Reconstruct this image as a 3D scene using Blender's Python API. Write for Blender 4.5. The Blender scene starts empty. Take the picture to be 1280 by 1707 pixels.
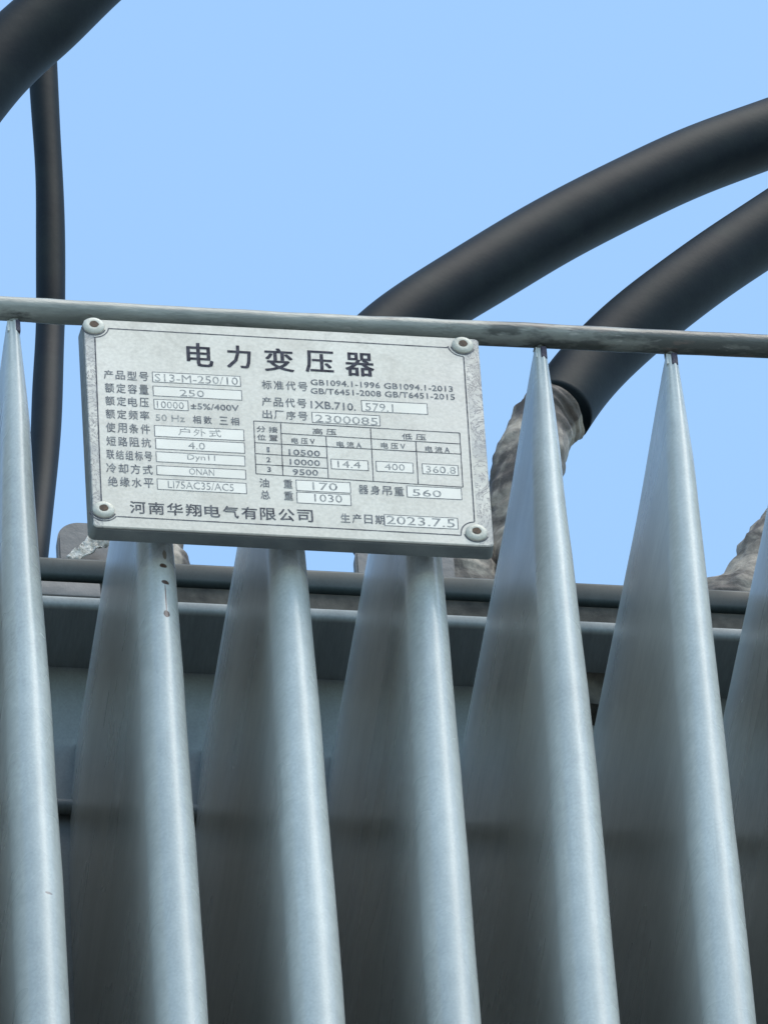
import bpy, bmesh, math, random
from mathutils import Vector, Matrix, noise
random.seed(7)
sc = bpy.context.scene
COL = sc.collection
PI = math.pi

# ---------------------------------------------------------------- camera
cam_d = bpy.data.cameras.new("camera")
cam = bpy.data.objects.new("camera", cam_d); COL.objects.link(cam)
CR = Vector((0.990565, -0.126187, -0.053465)).normalized()
CU = Vector((-0.048554, -0.687959, 0.724124)); CU = (CU - CR * CU.dot(CR)).normalized()
CB = CR.cross(CU)
m = Matrix((CR, CU, CB)).transposed().to_4x4()
m.translation = Vector((-0.73162, -4.04408, 1.44917))
cam.matrix_world = m
cam_d.sensor_fit = 'VERTICAL'; cam_d.sensor_height = 36.0
cam_d.lens = 483.796
cam_d.clip_start = 0.05; cam_d.clip_end = 3000
sc.camera = cam

# ---------------------------------------------------------------- sky, sun, exposure
SUN_EL = math.radians(64); SUN_AZ = math.radians(140)   # azimuth clockwise from +Y (the tank side)
world = bpy.data.worlds.new("World"); sc.world = world; world.use_nodes = True
nt = world.node_tree; nt.nodes.clear()
sky = nt.nodes.new('ShaderNodeTexSky'); sky.sky_type = 'NISHITA'; sky.sun_disc = False
sky.sun_elevation = SUN_EL; sky.sun_rotation = SUN_AZ
sky.air_density = 1.0; sky.dust_density = 1.0; sky.ozone_density = 1.3; sky.altitude = 0
bg = nt.nodes.new('ShaderNodeBackground'); bg.inputs['Strength'].default_value = 0.15
wo = nt.nodes.new('ShaderNodeOutputWorld')
tint = nt.nodes.new("ShaderNodeMix"); tint.data_type = "RGBA"; tint.blend_type = "MULTIPLY"; tint.inputs[0].default_value = 1.0; tint.inputs[7].default_value = (.99, 1.08, 1.0, 1)   # slightly cyan summer air
nt.links.new(sky.outputs[0], tint.inputs[6]); nt.links.new(tint.outputs[2], bg.inputs[0]); nt.links.new(bg.outputs[0], wo.inputs[0])
sun_d = bpy.data.lights.new("sun", 'SUN'); sun_d.energy = 1.1; sun_d.angle = math.radians(40); sun_d.color = (1, .94, .85)
sun = bpy.data.objects.new("sun", sun_d); COL.objects.link(sun)
sd = Vector((math.sin(SUN_AZ) * math.cos(SUN_EL), math.cos(SUN_AZ) * math.cos(SUN_EL), math.sin(SUN_EL)))
sun.rotation_euler = sd.to_track_quat('Z', 'Y').to_euler(); sun.location = (2, -3, 12)
sc.view_settings.view_transform = 'Standard'; sc.view_settings.look = 'None'
sc.view_settings.gamma = 1.0; sc.view_settings.use_curve_mapping = False
sc.view_settings.exposure = 1.24

ZR = 5.45            # height of the stiffening rod above the ground
PITCH = 0.05512      # fin pitch
X0 = -0.1557         # x of the fin nearest the left edge of the view

# ---------------------------------------------------------------- helpers
def link_mesh(name, verts, faces, mat, parent=None, smooth=True, mats=None):
    me = bpy.data.meshes.new(name); me.from_pydata([tuple(v) for v in verts], [], faces); me.validate()
    me.polygons.foreach_set('use_smooth', [smooth] * len(me.polygons))
    for mm in (mats or [mat]): me.materials.append(mm)
    o = bpy.data.objects.new(name, me); COL.objects.link(o)
    if parent: o.parent = parent
    return o

def from_bm(name, bm, mat, parent=None, smooth=False, angle=35):
    me = bpy.data.meshes.new(name)
    bmesh.ops.recalc_face_normals(bm, faces=bm.faces[:])
    bm.to_mesh(me); bm.free(); me.materials.append(mat)
    me.polygons.foreach_set('use_smooth', [smooth] * len(me.polygons))
    if smooth: me.set_sharp_from_angle(angle=math.radians(angle))
    o = bpy.data.objects.new(name, me); COL.objects.link(o)
    if parent: o.parent = parent
    return o

def box_bm(x0, x1, y0, y1, z0, z1, bev=0.0, seg=3, bm=None):
    b = bmesh.new()
    r = bmesh.ops.create_cube(b, size=1.0)
    for v in b.verts:
        v.co = Vector(((x0 + x1) / 2 + v.co.x * (x1 - x0), (y0 + y1) / 2 + v.co.y * (y1 - y0), (z0 + z1) / 2 + v.co.z * (z1 - z0)))
    if bev: bmesh.ops.bevel(b, geom=b.edges[:], offset=bev, segments=seg, profile=0.5, affect='EDGES')
    if bm is None: return b
    me = bpy.data.meshes.new('t'); b.to_mesh(me); b.free(); bm.from_mesh(me); bpy.data.meshes.remove(me); return bm

def spline(pts, n):
    P = [Vector(p) for p in pts]; out = []
    P = [2 * P[0] - P[1]] + P + [2 * P[-1] - P[-2]]
    for i in range(1, len(P) - 2):
        a, b, c, d = P[i - 1:i + 3]
        for k in range(n):
            t = k / n
            out.append(0.5 * ((2 * b) + (c - a) * t + (2 * a - 5 * b + 4 * c - d) * t * t + (3 * b - a - 3 * c + d) * t ** 3))
    out.append(P[-2]); return out

def smooth_path(path, it):
    for _ in range(it):
        path = [path[0]] + [(path[i - 1] + 2 * path[i] + path[i + 1]) / 4 for i in range(1, len(path) - 1)] + [path[-1]]
    return path

def tube(name, path, rad, mat, parent=None, seg=32, disp=None, cap=True):
    """swept tube; rad: float or f(t); disp: f(point, t, ang) -> radial offset"""
    n = len(path); verts = []; faces = []
    T0 = (path[1] - path[0]).normalized(); up = Vector((0, 1, 0))
    if abs(T0.dot(up)) > .9: up = Vector((1, 0, 0))
    Nn = (up - T0 * up.dot(T0)).normalized()
    for i, p in enumerate(path):
        T = (path[min(i + 1, n - 1)] - path[max(i - 1, 0)]).normalized()
        Nn = (Nn - T * Nn.dot(T)).normalized(); Bn = T.cross(Nn)
        t = i / (n - 1); r = rad(t) if callable(rad) else rad
        for k in range(seg):
            a = 2 * PI * k / seg
            d = Nn * math.cos(a) + Bn * math.sin(a)
            rr = r + (disp(p + d * r, t, a) if disp else 0)
            verts.append(p + d * rr)
    for i in range(n - 1):
        for k in range(seg):
            k2 = (k + 1) % seg
            faces.append((i * seg + k, i * seg + k2, (i + 1) * seg + k2, (i + 1) * seg + k))
    if cap:
        faces.append(tuple(range(seg - 1, -1, -1))); faces.append(tuple((n - 1) * seg + k for k in range(seg)))
    return link_mesh(name, verts, faces, mat, parent)

def empty(name, loc):
    o = bpy.data.objects.new(name, None); COL.objects.link(o); o.location = loc; o.empty_display_size = .1
    return o

def tag(o, label=None, cat=None, group=None, kind=None):
    if label: o['label'] = label
    if cat: o['category'] = cat
    if group: o['group'] = group
    if kind: o['kind'] = kind
    return o

# ---------------------------------------------------------------- materials
class Mat:
    def __init__(s, name, base=(.5, .5, .5), rough=.5, metal=0.0, spec=.5):
        s.m = bpy.data.materials.new(name); s.m.use_nodes = True; s.nt = s.m.node_tree
        s.b = s.nt.nodes['Principled BSDF']
        s.b.inputs['Base Color'].default_value = (*base, 1); s.b.inputs['Roughness'].default_value = rough
        s.b.inputs['Metallic'].default_value = metal; s.b.inputs['Specular IOR Level'].default_value = spec
        s.tc = s.nt.nodes.new('ShaderNodeTexCoord')
    def N(s, t, **k):
        n = s.nt.nodes.new(t)
        for a, v in k.items(): setattr(n, a, v)
        return n
    def L(s, a, b): s.nt.links.new(a, b)
    def coords(s, scale=(1, 1, 1)):
        mp = s.N('ShaderNodeMapping'); mp.inputs['Scale'].default_value = scale
        s.L(s.tc.outputs['Object'], mp.inputs['Vector']); return mp.outputs[0]
    def noise(s, scale, detail=4, rough=.55, sc3=(1, 1, 1), dist=0):
        n = s.N('ShaderNodeTexNoise'); n.inputs['Scale'].default_value = scale; n.inputs['Detail'].default_value = detail
        n.inputs['Roughness'].default_value = rough; n.inputs['Distortion'].default_value = dist
        s.L(s.coords(sc3), n.inputs['Vector']); return n.outputs['Fac']
    def ramp(s, fac, stops):
        r = s.N('ShaderNodeValToRGB'); e = r.color_ramp.elements
        while len(e) < len(stops): e.new(.5)
        for el, (p, c) in zip(e, stops):
            el.position = p; el.color = (*c, 1) if isinstance(c, tuple) else (c, c, c, 1)
        s.L(fac, r.inputs[0]); return r.outputs[0]
    def mix(s, fac, a, b, mode='MIX'):
        x = s.N('ShaderNodeMix', data_type='RGBA', blend_type=mode)
        for sock, v in ((x.inputs[0], fac), (x.inputs[6], a), (x.inputs[7], b)):
            if isinstance(v, (int, float)): sock.default_value = v
            elif isinstance(v, tuple): sock.default_value = (*v, 1)
            else: s.L(v, sock)
        return x.outputs[2]
    def math(s, op, a, b=0.0, c=None):
        x = s.N('ShaderNodeMath', operation=op)
        for i, v in enumerate((a, b) if c is None else (a, b, c)):
            if isinstance(v, (int, float)): x.inputs[i].default_value = v
            else: s.L(v, x.inputs[i])
        return x.outputs[0]
    def bump(s, h, strength, dist=.001):
        b = s.N('ShaderNodeBump'); b.inputs['Strength'].default_value = strength; b.inputs['Distance'].default_value = dist
        s.L(h, b.inputs['Height']); 
        prev = s.b.inputs['Normal'].links
        if prev: s.L(prev[0].from_socket, b.inputs['Normal'])
        s.L(b.outputs[0], s.b.inputs['Normal'])
    def color(s, c): s.L(c, s.b.inputs['Base Color'])
    def rough(s, c): s.L(c, s.b.inputs['Roughness'])

def paint(name, base, rough=.3, spots=None, streak=.12, dirt=.25):
    M = Mat(name, base, rough)
    big = M.noise(14, 4, .6, (1, .3, .45))
    fine = M.noise(900, 3, .6, (1, .12, .8))
    stk = M.noise(110, 2, .5, (1, .008, .03))
    c = M.mix(M.ramp(big, [(.35, 0.0), (.7, 1.0)]), tuple(b * (1 - dirt * .45) for b in base), tuple(min(1, b * (1 + dirt * .35)) for b in base))
    c = M.mix(streak, c, M.ramp(stk, [(.3, (.20, .20, .18)), (.75, (.72, .74, .72))]), 'OVERLAY')
    mid = M.noise(150, 4, .6, (1, .10, .7))
    c = M.mix(.14, c, M.ramp(mid, [(.35, (.3, .31, .32)), (.65, (.70, .69, .67))]), 'OVERLAY')
    c = M.mix(.16, c, M.ramp(fine, [(.3, .2), (.7, .8)]), 'OVERLAY')
    # small chips
    vor = M.N('ShaderNodeTexVoronoi', feature='F1'); vor.inputs['Scale'].default_value = 55
    M.L(M.coords((1, .3, 1)), vor.inputs['Vector'])
    wn = M.N('ShaderNodeSeparateColor'); M.L(vor.outputs['Color'], wn.inputs[0])
    thr = M.math('MULTIPLY', M.math('GREATER_THAN', wn.outputs[0], .93), M.math('LESS_THAN', M.math('ADD', vor.outputs['Distance'], M.math('MULTIPLY', M.noise(500, 2), .05)), .055))
    ys = M.N('ShaderNodeSeparateXYZ'); M.L(M.tc.outputs['Object'], ys.inputs[0])
    thr = M.math('MULTIPLY', thr, M.math('LESS_THAN', ys.outputs[1], .012))
    c = M.mix(M.math('MULTIPLY', thr, .45), c, (.16, .15, .14))
    if spots:
        sp = M.N('ShaderNodeSeparateXYZ'); M.L(M.tc.outputs['Object'], sp.inputs[0])
        nz = M.math('MULTIPLY', M.math('SUBTRACT', M.noise(700, 3), .5), .9)
        for (sx, sz, rx, rz, col, y1) in spots:
            dx = M.math('DIVIDE', M.math('SUBTRACT', sp.outputs[0], sx), rx)
            dz = M.math('DIVIDE', M.math('SUBTRACT', sp.outputs[2], sz), rz)
            d = M.math('ADD', M.math('ADD', M.math('MULTIPLY', dx, dx), M.math('MULTIPLY', dz, dz)), nz)
            f = M.math('MULTIPLY', M.math('SUBTRACT', 1.15, d), 3.0); f.node.use_clamp = True
            f = M.math('MULTIPLY', f, M.math('LESS_THAN', sp.outputs[1], y1))
            c = M.mix(f, c, col)
    M.b.inputs['Specular IOR Level'].default_value = .6
    # water runs: pale and dark threads down the front folds
    run = M.noise(260, 3, .55, (1, .03, .045)); runm = M.ramp(M.noise(26, 3, .6, (1, .1, .5)), [(.45, 0.), (.65, 1.)])
    fy = M.math('MULTIPLY', M.math('SUBTRACT', .024, ys.outputs[1]), 80.0); fy.node.use_clamp = True      # only where rain reaches, on the outer folds
    runm = M.math('MULTIPLY', runm, fy)
    c = M.mix(M.math('MULTIPLY', runm, M.ramp(run, [(.56, 0.), (.66, .35)])), c, tuple(b * .55 for b in base))
    c = M.mix(M.math('MULTIPLY', runm, M.ramp(run, [(.34, .3), (.44, 0.)])), c, tuple(min(1, b * 1.35) for b in base))
    M.color(c)
    M.rough(M.ramp(M.noise(30, 3, .5, (1, .1, .6)), [(.3, rough * .85), (.75, min(1, rough * 1.35))]))
    M.bump(M.noise(300, 2, .5, (1, .15, 1)), .03, .0004)
    return M

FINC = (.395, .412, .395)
mat_fin = paint('fin_paint', FINC, .26)
RUST = (.055, .030, .020)
mat_fin_rust = paint('fin_paint_rusty', FINC, .26, spots=[
    (-.0993, -.1464, .0015, .0012, RUST, .03), (-.0984, -.1400, .0009, .0026, (.2, .17, .13), .03), (-.0988, -.1556, .0016, .0011, RUST, .03),
    (-.0990, -.1648, .00026, .0085, (.13, .07, .05), .03), (-.0990, -.1733, .0013, .0019, RUST, .03)])
mat_fin_speck = paint('fin_paint_specked', FINC, .26, spots=[(-.0082, -.1582, .0010, .0010, (.16, .15, .14), .03), (-.153, -.3293, .0016, .0007, (.20, .18, .17), .03)])
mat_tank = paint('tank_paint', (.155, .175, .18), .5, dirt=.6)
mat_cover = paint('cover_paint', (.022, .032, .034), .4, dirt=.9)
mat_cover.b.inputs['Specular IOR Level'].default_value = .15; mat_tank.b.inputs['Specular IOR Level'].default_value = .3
def rod_mat():
    M = Mat('rod_paint', (.33, .36, .34), .42)
    a = M.noise(70, 6, .65, (.35, 1, 1)); b = M.noise(240, 4, .6, (.3, 1, 1))
    c = M.mix(M.ramp(a, [(.35, 0.), (.65, 1.)]), (.13, .14, .125), (.225, .235, .205))
    sp = M.N('ShaderNodeSeparateXYZ'); M.L(M.tc.outputs['Object'], sp.inputs[0])
    # weathering gets heavier towards the right-hand end of the rod
    w = M.math('MULTIPLY', M.math('ADD', sp.outputs[0], .01), 7.0); w.node.use_clamp = True
    c = M.mix(M.math('MULTIPLY', w, .55), c, (.11, .105, .085))
    g = M.math('ADD', M.math('MULTIPLY', w, .22), a)
    c = M.mix(M.ramp(g, [(.575, 0.), (.66, .9)]), c, (.030, .033, .028))
    c = M.mix(M.ramp(M.math('ADD', b, M.math('MULTIPLY', w, .08)), [(.64, 0.), (.70, .6)]), c, (.10, .075, .06))
    c = M.mix(M.ramp(b, [(.20, .8), (.36, 0.)]), c, (.42, .40, .36))
    M.color(c); M.bump(b, .5, .001); return M
mat_rod = rod_mat()
def simple(name, c0, c1, scale, rough, bump=.3, bd=.001, sc3=(1, 1, 1), metal=0., spec=.5):
    M = Mat(name, c0, rough, metal, spec)
    M.color(M.mix(M.ramp(M.noise(scale, 6, .62, sc3), [(.32, 0.), (.68, 1.)]), c0, c1))
    M.bump(M.noise(scale * 5, 4, .6, sc3), bump, bd); return M
mat_gasket = simple('rubber_gasket', (.030, .029, .027), (.10, .092, .080), 70, .8, spec=.1)
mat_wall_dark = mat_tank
mat_cable = Mat('cable_sheath', (.018, .022, .028), .55, 0, .11)
_c = mat_cable.mix(mat_cable.ramp(mat_cable.noise(35, 6, .65), [(.4, 0.), (.75, 1.)]), (.002, .005, .008), (.007, .012, .013))
mat_cable.color(mat_cable.mix(mat_cable.ramp(mat_cable.noise(300, 4, .7), [(.62, 0.), (.78, .25)]), _c, (.03, .036, .034)))
mat_cable.bump(mat_cable.noise(500, 3), .12, .0005); mat_cable.bump(mat_cable.noise(22, 3), .2, .003)
mat_boot = Mat('weathered_insulating_wrap', (.3, .28, .26), .7)
_n = mat_boot.noise(60, 6, .7); 
mat_boot.color(mat_boot.mix(mat_boot.ramp(mat_boot.noise(24, 5, .6, dist=1.5), [(.46, 0.), (.58, 1.)]), mat_boot.ramp(_n, [(.3, (.035, .027, .023)), (.7, (.11, .088, .072))]), mat_boot.ramp(_n, [(.3, (.14, .115, .09)), (.7, (.38, .33, .27))])))
mat_boot.bump(_n, .4, .003)
mat_lug = simple('lug_steel', (.085, .08, .078), (.15, .14, .135), 45, .6)
mat_foil = simple('peeling_tape', (.35, .32, .28), (.62, .60, .56), 90, .5, .6, .003)

def plate_mat():
    M = Mat('aluminium_plate', (.60, .61, .58), .42, .10, .3)
    a = M.noise(14, 6, .65); b = M.noise(70, 5, .6, dist=.8); f = M.noise(600, 3, .6)
    c = M.mix(M.ramp(a, [(.3, 0.), (.7, 1.)]), (.40, .37, .315), (.55, .515, .45))
    c = M.mix(M.ramp(b, [(.50, 0.), (.72, .6)]), c, (.36, .33, .28))
    c = M.mix(M.ramp(M.noise(9, 3), [(.55, 0.), (.7, .25)]), c, (.62, .55, .50))
    # scuffs and scratches on both side margins (a band of plate outside the printed frame)
    sp = M.N('ShaderNodeSeparateXYZ'); M.L(M.tc.outputs['Object'], sp.inputs[0])
    mL = M.math('LESS_THAN', sp.outputs[0], .0040); mR = M.math('GREATER_THAN', sp.outputs[0], .1585)
    mm = M.math('MAXIMUM', mL, mR)
    sc_ = M.ramp(M.noise(95, 5, .7, (1, .8, 1), 2.5), [(.475, 0.), (.495, 1.), (.515, 1.), (.535, 0.)])
    c = M.mix(M.math('MULTIPLY', M.math('MULTIPLY', mm, sc_), .85), c, (.13, .12, .13))
    # dirt gathered in the upper right corner
    mc = M.math('MULTIPLY', M.math('ADD', sp.outputs[0], -.146), 60.0); mc.node.use_clamp = True
    mt = M.math('MULTIPLY', M.math('ADD', sp.outputs[1], .042), 40.0); mt.node.use_clamp = True
    c = M.mix(M.math('MULTIPLY', M.math('MULTIPLY', mc, mt), M.ramp(M.noise(60, 6, .7), [(.42, 0.), (.62, .75)])), c, (.20, .18, .165))
    c = M.mix(M.math('MULTIPLY', mm, M.ramp(M.noise(45, 4), [(.42, 0.), (.6, .6)])), c, (.28, .27, .26))
    c = M.mix(.15, c, M.ramp(f, [(.3, .2), (.7, .8)]), 'OVERLAY')
    M.color(c); M.rough(M.ramp(a, [(.3, .42), (.7, .6)])); M.bump(f, .15, .0003); M.bump(M.noise(18, 3), .2, .002)
    return M
mat_plate = plate_mat()
mat_tray = simple('tray_steel', (.085, .095, .095), (.15, .16, .15), 50, .5)
mat_ink = simple('black_ink', (.014, .013, .020), (.07, .066, .08), 420, .8, .1, .0002, spec=.15)
mat_line = simple('frame_ink', (.02, .019, .028), (.17, .165, .17), 300, .8, .1, .0002, spec=.15)
mat_cap_ink = simple('small_ink', (.05, .05, .065), (.27, .265, .26), 480, .8, .1, .0002, spec=.15)
mat_engr = simple('stamped_marks', (.11, .11, .12), (.44, .42, .38), 420, .8, .1, .0002, spec=.15)
mat_fill = simple('value_field', (.47, .445, .385), (.55, .525, .465), 40, .45, .1, .0003, metal=.15)
mat_screw = simple('screw_cap', (.30, .285, .23), (.46, .445, .38), 160, .45, .3, .0006)
mat_hole = simple('rusty_recess', (.03, .02, .012), (.10, .055, .03), 400, .8)

# printed content of the nameplate: (text, centre u, centre v, width, height, kind) in mm from the plate's top left corner
TEXTS = [('电', 47.64, 17.44, 11.11, 13.47, 't'),
 ('力', 63.86, 17.44, 10.12, 12.89, 't'),
 ('变', 80.56, 18.0, 12.27, 13.15, 't'),
 ('压', 97.38, 17.86, 11.79, 12.49, 't'),
 ('器', 114.08, 18.26, 12.05, 13.36, 't'),
 ('产品型号', 16.48, 31.39, 18.57, 5.0, 'c'),
 ('额定容量', 16.44, 38.88, 18.04, 5.39, 'c'),
 ('额定电压', 16.34, 46.21, 17.96, 5.2, 'c'),
 ('额定频率', 16.23, 53.62, 18.02, 5.2, 'c'),
 ('使用条件', 16.15, 61.31, 18.28, 5.39, 'c'),
 ('短路阻抗', 16.13, 68.98, 18.39, 5.2, 'c'),
 ('联结组标号', 16.12, 76.59, 18.93, 5.2, 'c'),
 ('冷却方式', 15.88, 84.2, 19.13, 5.39, 'c'),
 ('绝缘水平', 16.12, 91.71, 18.77, 5.39, 'c'),
 ('S13-M-250/10', 45.62, 31.54, 34.56, 4.62, 'v'),
 ('250', 43.46, 39.66, 10.16, 4.04, 'v'),
 ('10000', 34.24, 46.91, 11.19, 4.23, 'v'),
 ('50 Hz', 33.84, 54.3, 12.08, 4.04, 'v'),
 ('户外式', 45.7, 61.68, 17.81, 4.23, 'v'),
 ('4.0', 44.16, 69.32, 6.97, 4.23, 'v'),
 ('Dyn11', 45.79, 76.24, 11.5, 4.23, 'v'),
 ('ONAN', 45.64, 83.94, 10.45, 3.85, 'v'),
 ('LI75AC35/AC5', 44.97, 91.85, 27.16, 4.43, 'v'),
 ('±5%/400V', 52.62, 46.77, 19.97, 3.66, 'c'),
 ('相数', 47.15, 54.38, 7.84, 4.43, 'c'),
 ('三相', 58.31, 54.26, 8.18, 4.43, 'c'),
 ('河南华翔电气有限公司', 52.9, 105.66, 75.34, 6.74, 'n'),
 ('标准代号', 82.26, 32.46, 19.02, 5.04, 'c'),
 ('GB1094.1-1996 GB1094.1-2013', 122.76, 29.6, 59.29, 3.51, 'c'),
 ('GB/T6451-2008 GB/T6451-2015', 122.91, 34.36, 60.06, 3.51, 'c'),
 ('产品代号', 81.61, 42.12, 18.59, 5.04, 'c'),
 ('1XB.710.', 101.93, 42.55, 18.7, 4.6, 'c'),
 ('579.1', 121.1, 42.18, 11.59, 4.82, 'v'),
 ('出厂序号', 81.6, 49.32, 18.75, 4.82, 'c'),
 ('2300085', 107.11, 50.26, 25.96, 4.6, 'v'),
 ('分接', 73.84, 57.92, 8.76, 3.29, 'c'),
 ('位置', 73.74, 62.6, 8.51, 3.29, 'c'),
 ('高压', 97.58, 57.56, 9.97, 3.29, 'c'),
 ('低压', 134.68, 57.91, 9.98, 3.29, 'c'),
 ('电压V', 88.52, 63.52, 9.95, 3.29, 'c'),
 ('电流A', 107.5, 64.2, 10.53, 3.29, 'c'),
 ('电压V', 125.8, 63.64, 10.38, 3.29, 'c'),
 ('电流A', 144.13, 64.38, 10.38, 3.29, 'c'),
 ('1', 73.72, 69.38, 1.11, 3.07, 'c'),
 ('2', 73.62, 75.02, 1.75, 3.07, 'c'),
 ('3', 73.62, 80.54, 1.58, 3.07, 'c'),
 ('10500', 88.7, 70.13, 12.97, 3.51, 'c'),
 ('10000', 88.64, 75.6, 12.56, 3.51, 'c'),
 ('9500', 88.58, 81.12, 10.56, 3.51, 'c'),
 ('14.4', 106.88, 75.47, 9.55, 4.16, 'v'),
 ('400', 125.79, 75.58, 8.36, 3.94, 'v'),
 ('360.8', 144.91, 75.88, 12.36, 4.16, 'v'),
 ('油', 71.28, 88.26, 3.97, 4.93, 'c'),
 ('重', 81.1, 88.12, 3.73, 4.93, 'c'),
 ('总', 71.39, 94.94, 3.97, 4.93, 'c'),
 ('重', 81.0, 94.82, 3.81, 4.93, 'c'),
 ('170', 96.29, 88.59, 10.33, 4.6, 'v'),
 ('1030', 97.37, 95.2, 11.52, 4.6, 'v'),
 ('器身吊重', 119.52, 89.2, 18.71, 5.04, 'c'),
 ('560', 138.41, 89.47, 11.94, 4.16, 'v'),
 ('生产日期', 111.03, 105.74, 18.08, 5.04, 'c'),
 ('2023.7.5', 134.98, 105.6, 28.2, 5.04, 'v')]
BOXES = [(27.44, 28.6, 63.88, 34.18),
 (27.41, 36.61, 64.1, 42.08),
 (27.47, 44.06, 41.58, 49.58),
 (27.08, 58.92, 64.02, 65.04),
 (27.26, 66.26, 63.98, 72.12),
 (27.21, 73.78, 63.8, 79.35),
 (27.12, 81.58, 63.81, 86.7),
 (27.05, 89.06, 63.76, 94.86),
 (113.79, 38.72, 141.1, 44.75),
 (92.84, 46.89, 120.9, 52.68),
 (99.51, 72.9, 114.82, 78.34),
 (118.14, 72.86, 133.39, 78.45),
 (137.26, 72.96, 152.1, 78.5),
 (84.45, 85.76, 106.82, 91.61),
 (84.45, 92.52, 106.68, 98.56),
 (130.18, 85.85, 152.78, 92.13),
 (120.07, 102.72, 150.34, 108.82)]
TB = {'o0': (68.46, 53.51), 'o1': (153.86, 54.4), 'o2': (153.54, 85.02), 'o3': (68.09, 83.35), 'c1a': (79.6, 53.81), 'c1b': (79.2, 83.66), 'c2a': (98.07, 59.81), 'c2b': (97.95, 83.77), 'c3a': (116.85, 54.26), 'c3b': (116.53, 84.55), 'c4a': (135.31, 60.48), 'c4b': (135.09, 84.46), 'r1a': (79.49, 59.8), 'r1b': (153.76, 60.61), 'r2a': (68.31, 65.8), 'r2b': (153.85, 66.36), 'r3a': (68.28, 71.98), 'r3b': (97.86, 72.42), 'r4a': (68.17, 77.94), 'r4b': (97.82, 78.27)}
# cable and terminal centre lines, metres, z above the rod
CB = {'upper_right': [(0.3251, 0.4, 0.5654), (0.2926, 0.4, 0.5502), (0.2577, 0.39, 0.5212), (0.2191, 0.38, 0.4906), (0.1822, 0.37, 0.456), (0.1457, 0.36, 0.4202), (0.1092, 0.35, 0.38), (0.0764, 0.34, 0.343), (0.0531, 0.335, 0.3131), (0.0371, 0.33, 0.28), (0.0333, 0.33, 0.2481), (0.0424, 0.33, 0.2154), (0.0544, 0.33, 0.1886), (0.0581, 0.33, 0.1687)],
'lower_right': [(0.3151, 0.37, 0.4987), (0.2806, 0.365, 0.4637), (0.2464, 0.36, 0.4282), (0.2235, 0.355, 0.4031), (0.204, 0.35, 0.3798), (0.1761, 0.345, 0.3462), (0.1505, 0.34, 0.3096), (0.1356, 0.335, 0.2793)],
'top_left': [(0.008, 0.3, 0.5905), (-0.0385, 0.3, 0.5462), (-0.0676, 0.3, 0.5112), (-0.0886, 0.3, 0.4817), (-0.0992, 0.3, 0.4684), (-0.1133, 0.3, 0.4495), (-0.1278, 0.3, 0.4248), (-0.1459, 0.3, 0.3889), (-0.1578, 0.3, 0.3518), (-0.17, 0.3, 0.3056), (-0.1825, 0.3, 0.2414), (-0.1864, 0.3, 0.146)],
'thin': [(-0.084, 0.42, 0.7787), (-0.0811, 0.42, 0.6964), (-0.0771, 0.42, 0.6357), (-0.0765, 0.42, 0.6035), (-0.0766, 0.42, 0.5715), (-0.0765, 0.42, 0.5358), (-0.0763, 0.42, 0.4964), (-0.0772, 0.42, 0.4573), (-0.0785, 0.42, 0.4215), (-0.0793, 0.42, 0.403), (-0.0834, 0.41, 0.3547), (-0.0868, 0.4, 0.3146), (-0.091, 0.39, 0.2747), (-0.0949, 0.38, 0.2426), (-0.0995, 0.37, 0.207), (-0.1027, 0.37, 0.1701)],
'boot_beside': [(0.1362, 0.335, 0.2801), (0.1273, 0.335, 0.2682), (0.1197, 0.33, 0.2435), (0.1166, 0.33, 0.2204), (0.1145, 0.33, 0.1944), (0.1119, 0.33, 0.1613)],
'boot_middle': [(0.0497, 0.33, 0.2269), (0.0539, 0.33, 0.2051), (0.0653, 0.33, 0.1911), (0.0781, 0.33, 0.1791), (0.0814, 0.33, 0.1666), (0.0809, 0.33, 0.1483)],
'boot_far': [(0.2783, 0.34, 0.2688), (0.2538, 0.335, 0.2269), (0.2295, 0.33, 0.1855), (0.2112, 0.33, 0.1568), (0.2056, 0.33, 0.1346)],
'boot_left': [(-0.0559, 0.33, 0.2124), (-0.0565, 0.33, 0.1977), (-0.0571, 0.33, 0.183), (-0.0567, 0.33, 0.1611), (-0.0578, 0.33, 0.1356)],
'lug_l': [(-0.1044, 0.26, 0.1028), (-0.1035, 0.26, 0.1273)],
'lug_m': [(0.026, 0.26, 0.1025), (0.0271, 0.26, 0.1231)],
'tape': [(-0.1005, 0.2545, 0.0972), (-0.0954, 0.2545, 0.1014), (-0.0907, 0.2545, 0.1064), (-0.0869, 0.2545, 0.1103), (-0.0826, 0.2545, 0.1134)]}
PLATE_O = [-0.12916722386220314, -0.017000000000000348, 5.425981121874567]

# ---------------------------------------------------------------- ground
g = link_mesh('ground', [(-900, -900, 0), (900, -900, 0), (900, 900, 0), (-900, 900, 0)], [(0, 1, 2, 3)], simple('pale_gravel', (.23, .245, .245), (.33, .345, .34), .8, .9).m, smooth=False)
tag(g, kind='structure')

# ---------------------------------------------------------------- transformer
TY = .257                       # depth of the fins: the tank wall stands here
XL, XRT = X0 - 4.5 * PITCH, X0 + 10.5 * PITCH
ZB = -.80                       # bottom of the fins
tr = empty('transformer', (X0 + 3 * PITCH, .5, ZR - .95))
tag(tr, 'pale grey oil transformer tank with deep welded cooling fins, steel rod across their tips', 'transformer')
TO = Vector(tr.location)
def adopt(o):                   # parts are modelled round the rod (x, y, z relative to ZR)
    o.parent = tr; o.location = Vector((0, 0, ZR)) - TO; return o

def lerp(tab):
    def f(t):
        if t <= tab[0][0]: return tab[0][1]
        for (a, ra), (b, rb) in zip(tab, tab[1:]):
            if t <= b: return ra + (rb - ra) * (t - a) / (b - a)
        return tab[-1][1]
    return f
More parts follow.
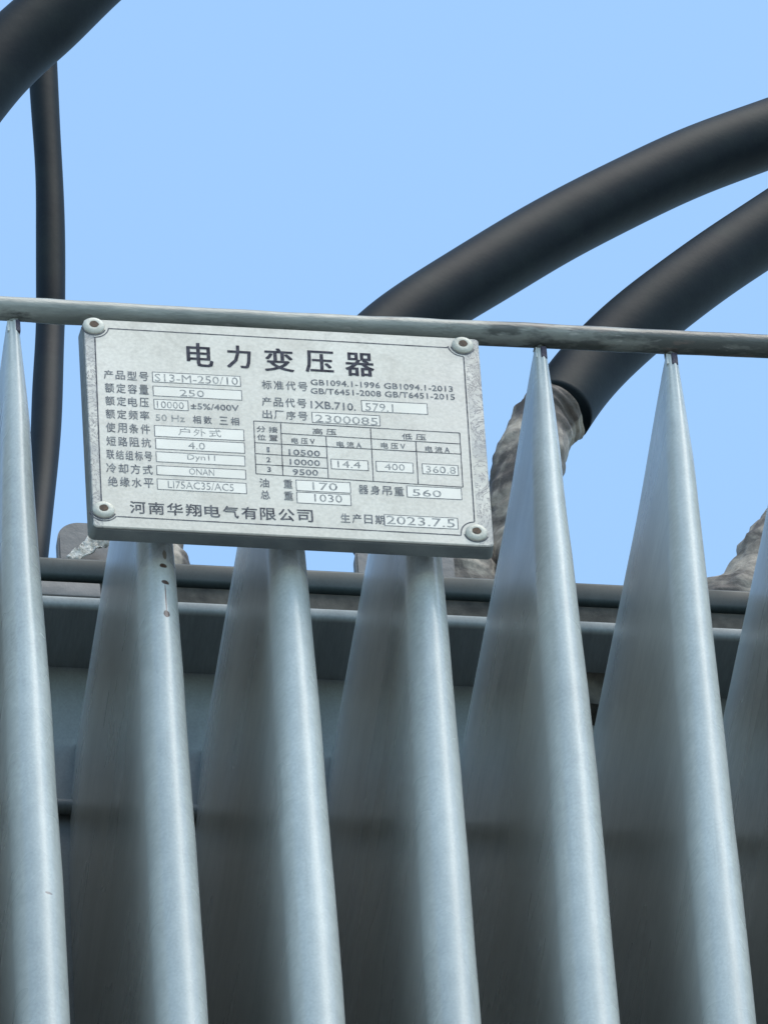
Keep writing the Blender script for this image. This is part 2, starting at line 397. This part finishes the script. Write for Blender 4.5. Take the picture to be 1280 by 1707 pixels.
# half thickness against the distance below the pinched top seam: at the front fold, and back along the side
T_FRONT = lerp([(0, .0027), (.006, .0029), (.012, .0033), (.022, .0040), (.036, .0049), (.055, .0059), (.085, .0068), (.125, .0080), (.17, .0089), (.22, .0097), (.28, .0103), (.34, .0108), (.5, .0110)])
T_SIDE = lerp([(0, .0010), (.012, .0024), (.030, .0043), (.048, .0059), (.065, .0070), (.085, .0076), (.12, .0080), (.18, .0082), (.34, .0084), (.5, .0085)])
mat_slot_shade = simple('slot_shade', (.020, .014, .030), (.05, .04, .06), 500, .6)  # dark purple colour standing in for the shade inside the slot
def fin(k, mat):
    rnd = random.Random(100 + k); xc = X0 + k * PITCH + rnd.uniform(-.0005, .0005)
    ts = 1 + rnd.uniform(-.03, .04)
    zs = [0, .002, .005, .009, .014, .02, .027, .035, .044, .054, .064, .076, .09] + [.09 + .0237 * i for i in range(1, 31)]
    nn = 24; verts = []; faces = []; seedv = Vector((k * 3.7, 1.3, .7))
    ny = 24
    for z in zs:
        t = T_SIDE(z) * ts; tf = T_FRONT(z) * ts
        nl = .0045 + .0115 * min(1, z / .16) ** .8                                       # nose length
        row = []
        def pt(x, y):
            w = min(1, z / .05)
            d = (noise.noise(Vector((k, y * 9, z * 6)) + seedv) * .0011 + noise.noise(Vector((k * 5.1, y * 22, z * 26)) + seedv) * .00035) * w
            d2 = noise.noise(Vector((k * 2.1, 7 + z * 5, y * 2)) + seedv) * .0006
            return (xc + x + d + d2, y, -.0098 - z)
        def th(y):
            f = max(0, 1 - (y - nl) / .11); f = f * f * (3 - 2 * f); return t * (1 - f) + tf * f
        for i in range(ny):                     # right side, wall -> nose
            y = TY + .004 - (TY + .004 - nl) * (i / ny)
            row.append(pt(th(y), y))
        for i in range(nn + 1):                 # nose
            a = PI * i / nn; gx = math.cos(a); gy = math.sin(a)
            x = tf * gx; y = nl - nl * gy
            gr = math.exp(-((x + .0006) / (tf * .28)) ** 2) * .0009 * math.exp(-z / .03)   # pinch groove near the tip
            row.append(pt(x, y + gr))
        for i in range(ny):
            y = nl + (TY + .004 - nl) * ((i + 1) / ny)
            row.append(pt(-th(y), y))
        verts += row
    m_ = len(row)
    for i in range(len(zs) - 1):
        for j in range(m_ - 1):
            faces.append((i * m_ + j, i * m_ + j + 1, (i + 1) * m_ + j + 1, (i + 1) * m_ + j))
    for j in range(m_ // 2):                     # closed seam on top and bottom
        if j != m_ - 2 - j:
            faces.append((j, m_ - 1 - j, m_ - 2 - j, j + 1))
            b = (len(zs) - 1) * m_; faces.append((b + j, b + j + 1, b + m_ - 2 - j, b + m_ - 1 - j))
    # welded seam lip standing on the top edge, with a slot beside it under the rod
    def bx(x0, x1, y0, y1, z0, z1):
        s0 = len(verts)
        verts.extend([(xc + a, b, c) for c in (z0, z1) for a, b in ((x0, y0), (x1, y0), (x1, y1), (x0, y1))])
        for f in ((0, 3, 2, 1), (4, 5, 6, 7), (0, 1, 5, 4), (1, 2, 6, 5), (2, 3, 7, 6), (3, 0, 4, 7)): faces.append(tuple(s0 + q for q in f))
    bx(-.0024, -.0001, .0012, .016, -.0150, -.0094)
    o = link_mesh('cooling_fin', verts, faces, mat.m)
    o.data.set_sharp_from_angle(angle=math.radians(50))
    return adopt(o)
for k in range(-3, 10):
    f = fin(k, {1: mat_fin_rust, 0: mat_fin_speck, 3: mat_fin_speck}.get(k, mat_fin))
    bm = box_bm(X0 + k * PITCH + .0000, X0 + k * PITCH + .0026, .0002, .010, -.0160, -.0092, .0006, 2); adopt(from_bm('slot_shade_block', bm, mat_slot_shade.m))  # dark block beside the lip, painting the slot under the rod as shaded
    if k == 1: f['label'] = 'fin with rust spots and a rust run below the nameplate'

RODR = .0051
def rod_disp(p, t, a): return noise.noise(p * 60) * .00035 + noise.noise(p * 9) * .0003
path = [Vector((XL + (XRT - XL) * i / 120, .0005, -.0033 + .0004 * math.sin(i * .09))) for i in range(121)]
rod = adopt(tube('stiffening_rod', path, RODR, mat_rod.m, disp=rod_disp, seg=28))
for k in range(-3, 10):
    bm = bmesh.new(); bmesh.ops.create_icosphere(bm, subdivisions=2, radius=.0026)
    for v in bm.verts:
        v.co = Vector((v.co.x * .95, v.co.y * 1.3, v.co.z * .7)) * (1 + .3 * noise.noise(v.co * 700 + Vector((k, 0, 0)))) + Vector((X0 + k * PITCH, .0035, -.0088))
    adopt(from_bm('weld_bead', bm, mat_rod.m, smooth=True, angle=80))

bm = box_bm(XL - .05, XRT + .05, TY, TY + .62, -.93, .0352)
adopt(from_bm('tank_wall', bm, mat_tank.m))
bm = box_bm(XL - .08, XRT + .08, .2192, TY + .66, .0355, .0425, .0022)
adopt(from_bm('tank_rim', bm, mat_tank.m, smooth=True))
bm = box_bm(XL - .075, XRT + .075, .2222, TY + .65, .0428, .0528)
adopt(from_bm('gasket', bm, mat_gasket.m))
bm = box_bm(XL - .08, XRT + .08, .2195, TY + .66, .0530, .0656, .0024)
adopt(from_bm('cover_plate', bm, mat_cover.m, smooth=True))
# clamp strip tucked in the gap between cover and rim, seen between the first two fins
bm = box_bm(-.150, -.0925, .2205, .250, .0430, .0515, .0008); adopt(from_bm('clamp_strip', bm, mat_lug.m, smooth=True))
# stiffening bar along the tank wall, below the fin tops
path = [Vector((XL + (XRT - XL) * i / 60, TY - .004, -.0500)) for i in range(61)]
adopt(tube('wall_bar', path, .0034, mat_tank.m, seg=20))
# dark plug on the wall seen between two fins
bm = bmesh.new(); bmesh.ops.create_cone(bm, cap_ends=True, segments=28, radius1=.0135, radius2=.012, depth=.012, matrix=Matrix.Translation((.1245, TY - .006, .0290)) @ Matrix.Rotation(PI / 2, 4, 'X'))
adopt(from_bm('wall_plug', bm, mat_gasket.m, smooth=True))

def lug(x0, x1, ztop, lab, r=.010):
    pts = []
    for i in range(13):
        a = PI - (PI / 2) * i / 12; pts.append((x0 + r + r * math.cos(a), ztop - r + r * math.sin(a)))
    for i in range(13):
        a = PI / 2 - (PI / 2) * i / 12; pts.append((x1 - r + r * math.cos(a), ztop - r + r * math.sin(a)))
    pts = [(x0, .0657)] + pts + [(x1, .0657)]
    n = len(pts); V = [(x, .262, z) for x, z in pts] + [(x, .270, z) for x, z in pts]
    F = [tuple(range(n)), tuple(range(2 * n - 1, n - 1, -1))] + [(i, i + n, (i + 1) % n + n, (i + 1) % n) for i in range(n)]
    bm = bmesh.new(); vs = [bm.verts.new(v) for v in V]
    for f in F: bm.faces.new([vs[i] for i in f])
    bmesh.ops.recalc_face_normals(bm, faces=bm.faces[:])
    bmesh.ops.bevel(bm, geom=[e for e in bm.edges if abs(e.verts[0].co.y - e.verts[1].co.y) < 1e-6], offset=.0009, segments=2, affect='EDGES')
    o = adopt(from_bm('mounting_lug', bm, mat_lug.m, smooth=True)); return o
lug(-.1040, -.070, .1273, '')
lug(.0265, .0700, .1255, '')

# ---------------------------------------------------------------- cables
def cab(pts, r, label, name='power_cable', group=None, sub=10, sm=30):
    path = smooth_path(spline([(x, y, z + ZR) for x, y, z in pts], sub), sm)
    o = tube(name, path, r, mat_cable.m, seg=40, disp=lambda p, t, a: noise.noise(p * 12) * .0005)
    tag(o, label, 'cable', group); return o
cab(CB['upper_right'] + [(.0595, .33, .0657)], .0161,
    'upper thick black cable arching from behind the nameplate to the right edge')
cab(CB['lower_right'], .0160,
    'lower right black cable ending in a grey wrapped terminal beside the nameplate')
cab(CB['top_left'] + [(-.187, .31, .0657)], .0170,
    'thick black cable crossing the top left corner of the sky')
cab(CB['thin'] + [(-.1035, .37, .0657)], .0067,
    'thin black cable hanging straight down left of the nameplate', sm=12)

def boot(pts, rf, label, seed, amp=.0027, parts=None):
    path = smooth_path(spline([(x, y, z + ZR) for x, y, z in pts], 12), 12)
    sv = Vector((seed, seed * 2.3, 0))
    def dp(p, t, a):
        q = p * 42 + sv
        L = t * len(path) * .9
        wrinkle = noise.noise(Vector((L * .55, math.sin(a) * .8, math.cos(a) * .8)) + sv) * .45
        return (wrinkle + noise.noise(q) + .6 * abs(noise.noise(p * 95 + sv)) + .35 * noise.noise(p * 210 + sv)) * amp
    base = Vector(path[-1]); 
    e = empty('terminal_boot', (base.x, base.y, ZR + .0657)); tag(e, label, 'cable boot', 'wrapped cable terminals on the tank cover')
    o = tube('wrap', path, rf, mat_boot.m, seg=56, disp=dp); o.parent = e; o.location = -Vector(e.location)
    return e
def lerp_(tab):
    def f(t):
        for (a, ra), (b, rb) in zip(tab, tab[1:]):
            if t <= b: return ra + (rb - ra) * (t - a) / (b - a)
        return tab[-1][1]
    return f
b2 = boot(CB['boot_beside'] + [(.111, .33, .0657)],
     lerp([(0, .0150), (.08, .0142), (.3, .0150), (.5, .0155), (1, .0148)]), 'grey wrapped cable terminal standing right beside the nameplate', 3)
bM = boot(CB['boot_middle'] + [(.080, .33, .0657)], lerp([(0, .017), (.3, .019), (.6, .021), (1, .021)]), 'brown grey wrapped terminal showing under the bottom right corner of the nameplate', 9)
bR = boot(CB['boot_far'] + [(.203, .33, .0657)], lerp([(0, .016), (.3, .0185), (.6, .0200), (1, .0205)]), 'brown mottled wrapped terminal at the far right edge of the view', 15, .0045)
bL = boot(CB['boot_left'] + [(-.058, .33, .0657)], lerp([(0, .014), (.4, .017), (.6, .021), (1, .022)]), 'brown wrapped terminal mostly hidden behind the lower left of the nameplate', 21)
# crumpled tape peeling in front of the left lug
V = []; F = []
tp = spline(CB['tape'], 4)[:15]
for i in range(15):
    for j in range(6):
        s = i / 14; q = j / 5 - .5
        c = tp[i]; wd = .0035 + .0035 * s
        V.append((c.x + q * wd * .8 + .0012 * noise.noise(Vector((i, j, 5.5)) * .6), c.y + .003 * noise.noise(Vector((i * .7, j * .9, 2))), c.z - q * wd + .0012 * noise.noise(Vector((i, j, 9.1)) * .7)))
for i in range(14):
    for j in range(5): F.append((i * 6 + j, i * 6 + j + 1, (i + 1) * 6 + j + 1, (i + 1) * 6 + j))
o = link_mesh('peeling_tape', V, F, mat_foil.m); md = o.modifiers.new('s', 'SOLIDIFY'); md.thickness = .0006
o.parent = bL; o.location = Vector((0, 0, ZR)) - Vector(bL.location)

# ---------------------------------------------------------------- nameplate
KAP = -.002; TILT = .01
PO = Vector(PLATE_O)
pu = Vector((math.cos(KAP), 0, math.sin(KAP)))
pv = Vector((-math.sin(KAP), 0, math.cos(KAP))) * math.cos(TILT) - Vector((0, 1, 0)) * math.sin(TILT)   # up along the plate
pn = pu.cross(pv)                                                                                        # towards the viewer
np_ = empty('nameplate', PO)
np_.matrix_world = Matrix((pu, pv, pn)).transposed().to_4x4() @ Matrix.Identity(4); 
mw = Matrix((pu, pv, pn)).transposed().to_4x4(); mw.translation = PO; np_.matrix_world = mw
tag(np_, 'weathered aluminium nameplate with Chinese lettering, hung from the rod in front of the fins', 'nameplate')
PW, PH = .1645, .1172
def rrect(x0, y0, x1, y1, r, n=8):
    pts = []
    for cx, cy, a0 in ((x1 - r, y1 - r, 0), (x0 + r, y1 - r, 90), (x0 + r, y0 + r, 180), (x1 - r, y0 + r, 270)):
        for i in range(n + 1):
            a = math.radians(a0 + 90 * i / n); pts.append((cx + r * math.cos(a), cy + r * math.sin(a)))
    return pts
def loft(name, rings, mat, parent, smooth=True, angle=35, cap0=True, cap1=True):
    n = len(rings[0]); V = [p for r in rings for p in r]; F = []
    for i in range(len(rings) - 1):
        for j in range(n): F.append((i * n + j, i * n + (j + 1) % n, (i + 1) * n + (j + 1) % n, (i + 1) * n + j))
    if cap0: F.append(tuple(range(n - 1, -1, -1)))
    if cap1: F.append(tuple((len(rings) - 1) * n + j for j in range(n)))
    bm = bmesh.new(); vs = [bm.verts.new(v) for v in V]
    for f in F: bm.faces.new([vs[i] for i in f])
    return from_bm(name, bm, mat, parent, smooth, angle)
def rr3(x0, y0, x1, y1, r, z): return [(x, y, z) for x, y in rrect(x0, y0, x1, y1, r)]
loft('plate_face', [rr3(0, -PH, PW, 0, .0019, -.0010), rr3(-.0001, -PH - .0001, PW + .0001, .0001, .0020, -.0004), rr3(.0003, -PH + .0003, PW - .0003, -.0003, .0018, 0)], mat_plate.m, np_)
loft('backing_tray', [rr3(-.0015, -PH - .0005, PW + .0006, -.0008, .0028, -.0078), rr3(-.0014, -PH - .0006, PW + .0006, -.0006, .0028, -.0070), rr3(-.0006, -PH - .0003, PW + .0003, .0002, .0030, -.0016), rr3(0.0006, -PH + .0004, PW - .0003, -.0004, .0030, -.0011)], mat_tray.m, np_)
for x in (.030, .130):
    bm = box_bm(x - .006, x + .006, -.0055, -.0012, -.0200, -.0077, .0006, 2); from_bm('hanger_tab', bm, mat_tray.m, np_, True)

def strip(bm, pts, w, z, closed=False):
    """flat printed line through pts (metres, plate coords)"""
    n = len(pts); L = []; R = []
    for i in range(n):
        a = Vector(pts[(i - 1) % n] if (closed or i) else pts[i]); b = Vector(pts[(i + 1) % n] if (closed or i < n - 1) else pts[i])
        c = Vector(pts[i]); t1 = (c - a); t2 = (b - c)
        if t1.length < 1e-9: t1 = t2
        if t2.length < 1e-9: t2 = t1
        t1.normalize(); t2.normalize(); nrm = Vector((-(t1 + t2).y, (t1 + t2).x)).normalized()
        k = 1 / max(.5, nrm.dot(Vector((-t1.y, t1.x))))
        ww = w / 2 * k * (1 + .25 * noise.noise(Vector((c.x * 400, c.y * 400, 0))))
        L.append(bm.verts.new((c.x + nrm.x * ww, c.y + nrm.y * ww, z))); R.append(bm.verts.new((c.x - nrm.x * ww, c.y - nrm.y * ww, z)))
    for i in range(n if closed else n - 1):
        j = (i + 1) % n; bm.faces.new((L[i], R[i], R[j], L[j]))
def sub(p, q, k=10):
    return [(p[0] + (q[0] - p[0]) * i / k, p[1] + (q[1] - p[1]) * i / k) for i in range(k + 1)]
def mm(p): return (p[0] / 1000, -p[1] / 1000)
SCR = [(4.0, 4.2), (157.8, 4.3), (4.3, 108.1), (157.7, 110.5)]
# printed frame: straight runs broken by arcs round the screws
fr = []
def arc(c, r, a0, a1, n=10):
    return [(c[0] / 1000 + r * math.cos(math.radians(a0 + (a1 - a0) * i / n)), -c[1] / 1000 + r * math.sin(math.radians(a0 + (a1 - a0) * i / n))) for i in range(n + 1)]
RA = .0062
fr += arc(SCR[0], RA, -92, -8) + sub(mm((10.6, 5.0)), mm((151.0, 5.9)), 40)
fr += arc(SCR[1], RA, 190, 268) + sub(mm((157.9, 11.0)), mm((157.3, 103.8)), 30)
fr += arc(SCR[3], RA, 96, 176) + sub(mm((151.2, 112.2)), mm((9.8, 111.3)), 40)
bmf = bmesh.new(); strip(bmf, fr, .00055, .00006)
strip(bmf, arc(SCR[2], .0060, -30, -170, 14), .0006, .00006)
for c_ in SCR: strip(bmf, arc(c_, .0050, -170, -20, 16), .0006, .00007)    # shadow crescent drawn below each screw cap, in part a printed arc
strip(bmf, sub(mm((4.3, 10.4)), mm((3.6, 104.2)), 30), .00055, .00006)
from_bm('frame_line', bmf, mat_line.m, np_)
for (x, y) in SCR:
    cx, cy = x / 1000, -y / 1000
    prof = [(.0045, .00015), (.0045, .0005), (.0042, .00085), (.0034, .00125), (.0020, .0014), (.0015, .0012), (.0013, .0004)]
    rings = [[(cx + r * math.cos(2 * PI * j / 36), cy + r * math.sin(2 * PI * j / 36), z) for j in range(36)] for r, z in prof]
    s = loft('screw', rings, mat_screw.m, np_, angle=60)
    bm = bmesh.new(); bmesh.ops.create_circle(bm, cap_ends=True, segments=20, radius=.00175)
    for v in bm.verts: v.co = Vector((cx + v.co.x * 1.1 * (1 + .15 * noise.noise(v.co * 900 + Vector((x, y, 0)))), cy + v.co.y * (1 + .2 * noise.noise(v.co * 700)), .00145))
    from_bm('socket', bm, mat_hole.m, s)

# lettering (Blender's built-in font)
def glyph_mesh(body, off):
    cu = bpy.data.curves.new('t', 'FONT'); cu.body = body; cu.size = 1; cu.offset = off; cu.resolution_u = 2; cu.fill_mode = 'FRONT'
    ob = bpy.data.objects.new('t', cu); COL.objects.link(ob)
    dg = bpy.context.evaluated_depsgraph_get(); dg.update()
    me = bpy.data.meshes.new_from_object(ob.evaluated_get(dg)); bpy.data.objects.remove(ob); bpy.data.curves.remove(cu)
    return me
def add_text(bm, body, cx, cy, w, h, off=.01, spread=True, z=.0001, bold=0):
    if bold:      # heavier print: the same glyphs laid over each other a hair apart
        for i, (dx, dy) in enumerate(((-1, -.5), (1, -.5), (-1, .5), (1, .5))):
            st = random.getstate(); add_text(bm, body, cx + dx * bold, cy + dy * bold, w - 2 * bold, h - bold, 0, spread, z + i * .00001)
            if i < 3: random.setstate(st)
        return
    off = 0 if cjk(body) else off
    """fit text to w x h (mm) centred at (cx, cy) mm; characters spread evenly when asked"""
    parts = list(body) if spread else [body]
    n = len(parts)
    for i, ch in enumerate(parts):
        if ch == ' ': continue
        me = glyph_mesh(ch, off)
        if not me.vertices: continue
        xs = [v.co.x for v in me.vertices]; ys = [v.co.y for v in me.vertices]
        x0, x1, y0, y1 = min(xs), max(xs), min(ys), max(ys)
        if spread:
            cell = w / n; gw = cell * .84 if n > 1 else w; ccx = cx - w / 2 + cell * (i + .5)
            if n > 1: ccx = cx + (i - (n - 1) / 2) * (w - gw) / (n - 1)
            sx = gw / max(x1 - x0, .75); sy = h / max(y1 - y0, .72)
        else:
            ccx = cx; sx = w / (x1 - x0); sy = h / (y1 - y0)
        mx = (x0 + x1) / 2; my = (y0 + y1) / 2
        rot = (random.random() - .5) * .02
        for v in me.vertices:
            X = (v.co.x - mx) * sx; Y = (v.co.y - my) * sy
            v.co = ((ccx + X - Y * rot) / 1000, (-cy + Y + X * rot) / 1000, z)
        bm.from_mesh(me); bpy.data.meshes.remove(me)
groups = {}
def cjk(s): return any(ord(c) > 0x2e80 for c in s)
bmT = bmesh.new(); bmC = bmesh.new()
VB = {}
boxes = [(x0, y0, x1, y1) for x0, y0, x1, y1 in BOXES]
for bi, (x0, y0, x1, y1) in enumerate(boxes):
    bm = bmesh.new()
    strip(bm, [(x / 1000, -y / 1000) for x, y in (sub((x0, y0), (x1, y0), 8)[:-1] + sub((x1, y0), (x1, y1), 3)[:-1] + sub((x1, y1), (x0, y1), 8)[:-1] + sub((x0, y1), (x0, y0), 3)[:-1])], .00032, .00009, True)
    o = from_bm('value_box', bm, mat_cap_ink.m, np_); VB[bi] = (o, x0, y0, x1, y1)
    me = bpy.data.meshes.new('field'); q = .0002
    f = link_mesh('field', [(x0 / 1000 + q, -y1 / 1000 + q, .00005), (x1 / 1000 - q, -y1 / 1000 + q, .00005), (x1 / 1000 - q, -y0 / 1000 - q, .00005), (x0 / 1000 + q, -y0 / 1000 - q, .00005)], [(0, 1, 2, 3)], mat_fill.m, o, False)
for s, cx, cy, w, h, kind in TEXTS:
    if kind == 't': add_text(bmT, s, cx, cy, w, h, 0, False, bold=.26); continue
    bm = bmesh.new(); parent = np_
    mat = mat_cap_ink; nm = 'caption'
    if kind == 'v':
        nm = 'value'; mat = mat_engr
        for bi, (o, x0, y0, x1, y1) in VB.items():
            if x0 - 1 <= cx <= x1 + 1 and y0 - 1 <= cy <= y1 + 1: parent = o
    if kind == 'n': nm = 'maker_lettering'; mat = mat_line
    sp = cjk(s)
    if s.startswith('电压') or s.startswith('电流'):
        add_text(bm, s[:2], cx - w * .15, cy, w * .68, h, .0, True, bold=.04); add_text(bm, s[2], cx + w * .38, cy, w * .2, h * .85, 0, False, bold=.05)
    else:
        add_text(bm, s, cx, cy, w, h * (1 if sp else .92), 0, sp, .0001, bold=.09 if kind == 'n' else 0 if kind == 'v' else .05)
    from_bm(nm, bm, mat.m, parent)
from_bm('title_lettering', bmT, mat_ink.m, np_)
# table grid
bm = bmesh.new(); W_ = .0004
def ln(a, b, w=W_, k=10): strip(bm, sub(mm(a), mm(b), k), w, .00008)
t = TB
ln(t['o0'], t['o1']); ln(t['o1'], t['o2']); ln(t['o3'], t['o2'], k=16); ln(t['o0'], t['o3'])
for a, b in (('c1a', 'c1b'), ('c2a', 'c2b'), ('c3a', 'c3b'), ('c4a', 'c4b')): ln((t[a][0], t[a][1] + .2), (t[b][0], t[b][1] - .1))
for a, b in (('r1a', 'r1b'), ('r2a', 'r2b'), ('r3a', 'r3b'), ('r4a', 'r4b')): ln((t[a][0] + .1, t[a][1]), (t[b][0] - .1, t[b][1]))
from_bm('table_grid', bm, mat_line.m, np_)
